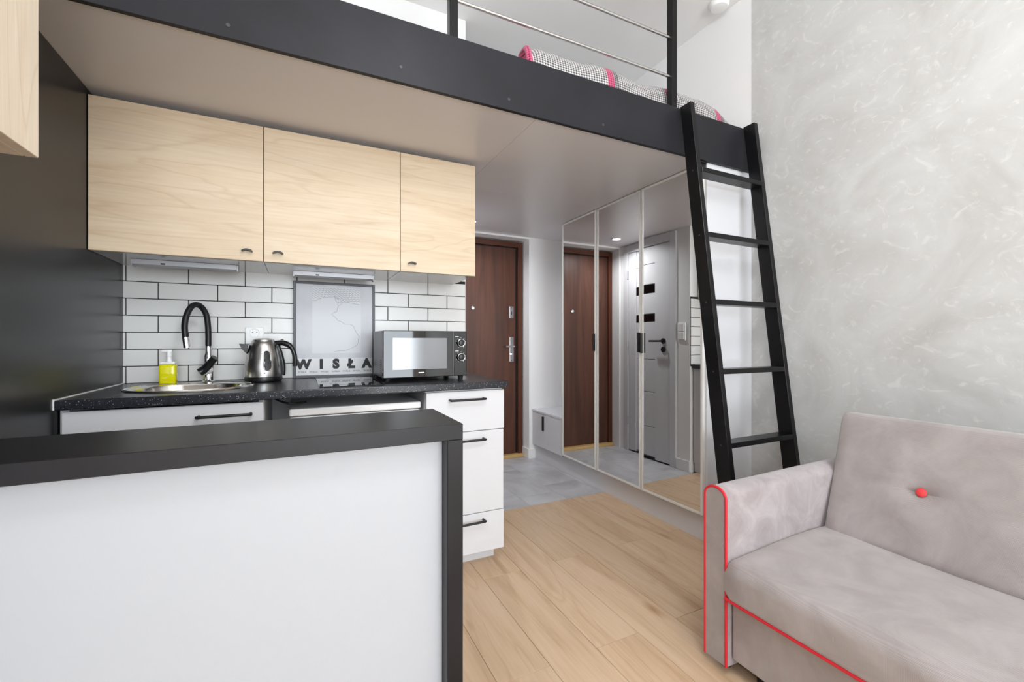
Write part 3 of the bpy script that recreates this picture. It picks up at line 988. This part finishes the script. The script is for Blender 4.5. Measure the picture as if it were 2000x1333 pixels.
for j in range(7):
    v0 = 0.045 + j * 0.021
    u1 = 0.84
    u0 = 0.20 if j < 4 else (0.20 if j < 4 else 0.20 + (j - 3) * 0.0)
    segs = [(u0, u1)] if j < 4 else ([(0.2, 0.36 - (j - 4) * 0.05), (0.50, u1)] if j < 6 else [(0.56, u1)])
    for s0, s1 in segs:
        n = int((s1 - s0) / 0.0105)
        pline('wave_line', [(s0 + (s1 - s0) * i / n, v0 + 0.006 * math.sin(i * PI / 2 + j)) for i in range(n + 1)], 0.0006, 'ink')
pline('coast_line', [(0.205, 0.178), (0.25, 0.178), (0.30, 0.155), (0.34, 0.142), (0.42, 0.135), (0.49, 0.128), (0.515, 0.14), (0.54, 0.158), (0.545, 0.165)], 0.0006, 'ink')
pline('coast_line', [(0.49, 0.128), (0.495, 0.165), (0.515, 0.188), (0.55, 0.192), (0.59, 0.185), (0.66, 0.188), (0.74, 0.20), (0.82, 0.213)], 0.0006, 'ink')
pline('river_line', [(0.59, 0.188), (0.57, 0.215), (0.535, 0.23), (0.525, 0.21), (0.54, 0.195)], 0.0006, 'ink_thin')
pline('river_line', [(0.535, 0.23), (0.525, 0.26), (0.515, 0.295), (0.475, 0.308), (0.445, 0.33), (0.49, 0.352), (0.53, 0.395), (0.58, 0.41), (0.625, 0.435), (0.70, 0.435), (0.74, 0.46), (0.76, 0.50), (0.785, 0.54), (0.82, 0.575), (0.80, 0.605), (0.805, 0.645), (0.77, 0.68), (0.70, 0.71), (0.62, 0.735), (0.54, 0.735), (0.48, 0.745)], 0.0006, 'ink_thin')

# ------------------------------------------------------------------ hob
hbx = thing('induction_hob', 'narrow black glass hob set in the worktop below the poster', 'hob', (0.21, 2.24, 0.895))
obj('glass', B(0.080, 0.345, 1.985, 2.515, 0.8955, 0.8995, 0.0015, 1), 'black_glass', hbx)
for y in (2.12, 2.38):
    obj('cooking_zone', tube(bm_new(), [(0.2125 + 0.085 * math.cos(2 * PI * j / 40), y + 0.085 * math.sin(2 * PI * j / 40), 0.8994) for j in range(41)], 0.0006, 4, False), 'ink_thin', hbx)

# ------------------------------------------------------------------ microwave
MX0, MX1, MY0, MY1, MZ0, MZ1 = 0.360, 0.778, 2.12, 2.42, 0.913, 1.140
mw = thing('microwave', 'black microwave oven with mirrored window and two chrome-ringed dials', 'microwave', (0.57, 2.27, 0.895))
obj('body', B(MX0, MX1, MY0 + 0.022, MY1, MZ0, MZ1, 0.003, 1), 'mw_body', mw)
dr = obj('door', B(MX0, 0.706, MY0, MY0 + 0.021, MZ0, MZ1, 0.003, 2), 'black_glass', mw)
obj('window', B(0.404, 0.672, MY0 - 0.0012, MY0, 0.952, 1.105, 0.0004, 1), 'mw_window', dr)
obj('door_frame', B(0.703, 0.7065, MY0 - 0.002, MY0 + 0.001, MZ0 + 0.005, MZ1 - 0.004), 'mw_body', dr)
obj('logo', B(0.528, 0.556, MY0 - 0.0012, MY0 - 0.0002, 0.9335, 0.9385), 'white_plastic', dr)
cp = obj('control_panel', B(0.707, MX1, MY0, MY0 + 0.021, MZ0, MZ1, 0.003, 2), 'black_glass', mw)
for z in (1.081, 1.008):
    kb = obj('dial', lathe(bm_new(), [(0.0185, 0), (0.0185, -0.010), (0.013, -0.016), (0.004, -0.017)], (0.746, MY0, z), 28, 'y'), 'black_plastic', cp, True)
    obj('dial_ring', tube(bm_new(), [(0.746 + 0.0185 * math.cos(2 * PI * j / 32), MY0 - 0.010, z + 0.0185 * math.sin(2 * PI * j / 32)) for j in range(33)], 0.0024, 8, False), 'chrome', cp, True)
    for j in range(9):
        a = math.radians(-60 + j * 37.5)
        cx_, cz_ = 0.746 + 0.0265 * math.cos(a), z + 0.0265 * math.sin(a)
        obj('tick', B(cx_ - 0.0012, cx_ + 0.0012, MY0 - 0.0008, MY0 - 0.0001, cz_ - 0.0012, cz_ + 0.0012), 'white_plastic', cp)
    obj('dial_caption', B(0.716, 0.733, MY0 - 0.0008, MY0 - 0.0001, z + 0.030, z + 0.0325), 'white_plastic', cp)
for r in range(7):
    for c_ in range(2):
        obj('vent_slot', B(MX0 - 0.0008, MX0, 2.165 + c_ * 0.022, 2.181 + c_ * 0.022, 0.935 + r * 0.010, 0.940 + r * 0.010), 'black_plastic', mw)
for x_, y_ in ((0.385, 2.15), (0.753, 2.15), (0.385, 2.39), (0.753, 2.39)):
    obj('foot', lathe(bm_new(), [(0.013, 0.8955), (0.015, 0.913)], (x_, y_, 0), 12), 'black_rubber', mw)

# ------------------------------------------------------------------ peninsula
PYF, PYB = 0.98, 1.235
pe = thing('peninsula', 'breakfast bar peninsula with black top, black end leg and white front', 'peninsula', (-0.19, 1.1, 0))
obj('top', B(XL + 0.009, 0.350, PYF, PYB, 0.858, 0.895, 0.0012, 1), 'black_laminate', pe)
obj('leg', B(0.312, 0.350, PYF, PYB, 0.0, 0.8578, 0.0012, 1), 'black_laminate', pe)
obj('front_panel', B(XL + 0.009, 0.3115, 1.020, 1.038, 0.0, 0.8575, 0.0008, 1), 'panel_grey', pe)

# ------------------------------------------------------------------ sofa
AX0 = 1.252
SY_A, SY_B = 0.972, 1.055      # arm
SYE = -0.62                    # far end of the seat
sf = thing('sofa', 'grey fabric sofa with red piping and red buttons against the plaster wall', 'sofa', (1.75, 0.2, 0))
def arm_outline(y0, y1, z0, z1, r, n=12):
    cy = (y0 + y1) / 2
    hw = (y1 - y0) / 2
    pts = [(y1, z0), ]
    for j in range(n + 1):
        a = PI * j / n
        pts.append((cy + hw * math.cos(a), z1 - r + r * math.sin(a)))
    pts.append((y0, z0))
    return pts
def arm(y0, y1):
    n = 26
    bm = bm_new()
    rings = []
    for i in range(n + 1):
        X = AX0 + (2.26 - AX0) * i / n
        s = i / n
        bulge = 0.006 * math.sin(PI * min(1, s * 1.2))
        o = arm_outline(y0 - bulge, y1 + bulge, 0.03, 0.607 + 0.012 * s, 0.034)
        rings.append([bm.verts.new((X, p[0], p[1])) for p in o])
    m_ = len(rings[0])
    for a, b in zip(rings, rings[1:]):
        for j in range(m_):
            bm.faces.new((a[j], a[(j + 1) % m_], b[(j + 1) % m_], b[j]))
    bm.faces.new(rings[0])
    bm.faces.new(rings[-1][::-1])
    return bm
for (y0, y1) in ((SY_A, SY_B), (SYE - 0.083, SYE)):
    ar = obj('arm', arm(y0, y1), 'sofa_velvet', sf, True)
    obj('arm_facing', prism(bm_new(), arm_outline(y0 + 0.003, y1 - 0.003, 0.032, 0.604, 0.033), 'x', AX0 - 0.006, AX0 + 0.001), 'sofa_fabric', ar)
    o = arm_outline(y0 + 0.001, y1 - 0.001, 0.03, 0.606, 0.034)
    obj('piping', tube(bm_new(), [(AX0 - 0.004, p[0], p[1]) for p in o], 0.0048, 8), 'red_piping', ar, True)

# seat cushion: rounded slab with soft crown
bm = bm_new()
NXs, NYs = 26, 60
def seat_pt(i, j, top):
    s = i / NXs
    t = j / NYs
    X = 1.232 + (1.80 - 1.232) * s
    Y = SYE + 0.002 + (0.976 - SYE - 0.004) * t
    return X, Y, s, t
prof_seat = []
R = 0.045
zb, zt = 0.258, 0.392
# profile in (x, z): underside, rounded nose, crowned top
n = 10
prof_seat.append((1.80, zb))
prof_seat.append((1.26, zb))
for j in range(n + 1):
    a = -PI / 2 - PI / 2 * j / n
    prof_seat.append((1.250 + 0.018 * math.cos(a), zb + 0.018 + 0.018 * math.sin(a)))
for j in range(n + 1):
    a = PI - PI / 2 * j / n
    prof_seat.append((1.232 + R + R * math.cos(a), zt - R + R * math.sin(a) - 0.006))
for j in range(1, 13):
    s = j / 12
    prof_seat.append((1.277 + (1.80 - 1.277) * s, zt - 0.006 + 0.014 * math.sin(PI * min(1, s * 1.15) * 0.6)))
rings = []
for j in range(NYs + 1):
    t = j / NYs
    Y = SYE + 0.002 + (0.979 - SYE - 0.004) * t
    e = min(t, 1 - t) * (0.979 - SYE)
    sq = 1.0 if e > 0.03 else math.sqrt(max(0.0, 1 - ((0.03 - e) / 0.03) ** 2))
    ring = []
    for (X, Z) in prof_seat:
        cz = (zb + zt) / 2
        k1 = 0.82 + 0.18 * sq
        xo = X if X > 1.5 else X + 0.012 * (1 - sq)
        ring.append(bm.verts.new((xo, Y, cz + (Z - cz) * k1 + 0.004 * math.sin(Y * 9 + X * 7) * (1 if Z > cz else 0))))
    rings.append(ring)
for a, b in zip(rings, rings[1:]):
    for j in range(len(a)):
        bm.faces.new((a[j], a[(j + 1) % len(a)], b[(j + 1) % len(a)], b[j]))
bm.faces.new(rings[0])
bm.faces.new(rings[-1][::-1])
obj('seat_cushion', bm, 'sofa_fabric', sf, True)
fp = obj('front_panel', B(1.268, 1.30, SYE + 0.003, SY_A - 0.006, 0.055, 0.256, 0.006, 2), 'sofa_fabric', sf)
obj('seat_piping', tube(bm_new(), [(1.238, SYE + 0.004, 0.259), (1.238, SY_A - 0.002, 0.259)], 0.0055, 8), 'red_piping', sf, True)
obj('base_frame', B(1.31, 2.2, SYE + 0.004, SY_A - 0.004, 0.06, 0.255), 'black_plastic', sf)
for x_, y_ in ((1.335, 0.90), (1.335, SYE + 0.1), (2.15, 0.90), (2.15, SYE + 0.1)):
    obj('foot', lathe(bm_new(), [(0.022, 0), (0.022, 0.06)], (x_, y_, 0), 16), 'black_plastic', sf, True)
for x_, y_ in ((1.30, 1.013), (2.2, 1.013), (1.30, SYE - 0.04), (2.2, SYE - 0.04)):
    obj('foot', lathe(bm_new(), [(0.018, 0), (0.018, 0.031)], (x_, y_, 0), 12), 'black_plastic', sf, True)

# backrest: leaning padded slab with tufts
BT = [(0.70), (0.18), (-0.34)]
bm = bm_new()
NB, MB_ = 90, 34
P0 = Vector((1.735, 0, 0.385))
P1 = Vector((1.945, 0, 0.825))
nrm = Vector((-(P1.z - P0.z), 0, P1.x - P0.x)).normalized()
front, back = [], []
for i in range(NB + 1):
    s = i / NB
    rf, rb = [], []
    for j in range(MB_ + 1):
        t = j / MB_
        yl = 0.962 + 0.040 * t
        yr = SYE + 0.010 - 0.040 * t
        Y = yr + (yl - yr) * s
        p = P0.lerp(P1, t)
        ed_y = min(s, 1 - s) * 1.58
        ed_t = min(t, 1 - t) * 0.488
        rnd = 0.0
        for e_, rr_ in ((ed_y, 0.035), (1 - t and (1 - t) * 0.488, 0.04), (t * 0.488, 0.03)):
            if e_ < rr_:
                rnd += rr_ * (1 - math.sqrt(max(0, 1 - ((rr_ - e_) / rr_) ** 2)))
        d = 0.020 * math.sin(PI * t) * min(1, ed_y / 0.2) - rnd
        tc_ = 0.47
        for by in BT:
            q = ((Y - by) / 0.055) ** 2 + ((t - tc_) * 0.488 / 0.045) ** 2
            d -= 0.020 * math.exp(-q)
        dy = min(abs(Y - by) for by in BT)
        d -= 0.008 * math.exp(-((t - tc_ - 0.02 * math.sin(dy * 8)) * 0.488 / 0.006) ** 2) * math.exp(-(dy / 0.16) ** 2)
        pt = p + nrm * d
        rf.append(bm.verts.new((pt.x, Y, pt.z)))
        pb = p - nrm * (0.15 - rnd * 0.5)
        rb.append(bm.verts.new((min(pb.x, 2.31), Y, pb.z)))
    front.append(rf)
    back.append(rb)
for i in range(NB):
    for j in range(MB_):
        bm.faces.new((front[i][j], front[i][j + 1], front[i + 1][j + 1], front[i + 1][j]))
        bm.faces.new((back[i][j], back[i + 1][j], back[i + 1][j + 1], back[i][j + 1]))
    bm.faces.new((front[i][0], front[i + 1][0], back[i + 1][0], back[i][0]))
    bm.faces.new((front[i][MB_], back[i][MB_], back[i + 1][MB_], front[i + 1][MB_]))
for j in range(MB_):
    bm.faces.new((front[0][j], back[0][j], back[0][j + 1], front[0][j + 1]))
    bm.faces.new((front[NB][j], front[NB][j + 1], back[NB][j + 1], back[NB][j]))
br = obj('backrest', bm, 'sofa_fabric', sf, True)
for by in BT:
    c = P0.lerp(P1, 0.47) + nrm * 0.004
    bm = lathe(bm_new(), [(0.013, -0.004), (0.015, 0.001), (0.012, 0.006), (0.005, 0.008)], (0, 0, 0), 24)
    rot = Vector((0, 0, 1)).rotation_difference(nrm).to_matrix().to_4x4()
    bmesh.ops.transform(bm, matrix=Matrix.Translation((c.x, by, c.z)) @ rot, verts=bm.verts)
    obj('button', bm, 'red_button', br, True)
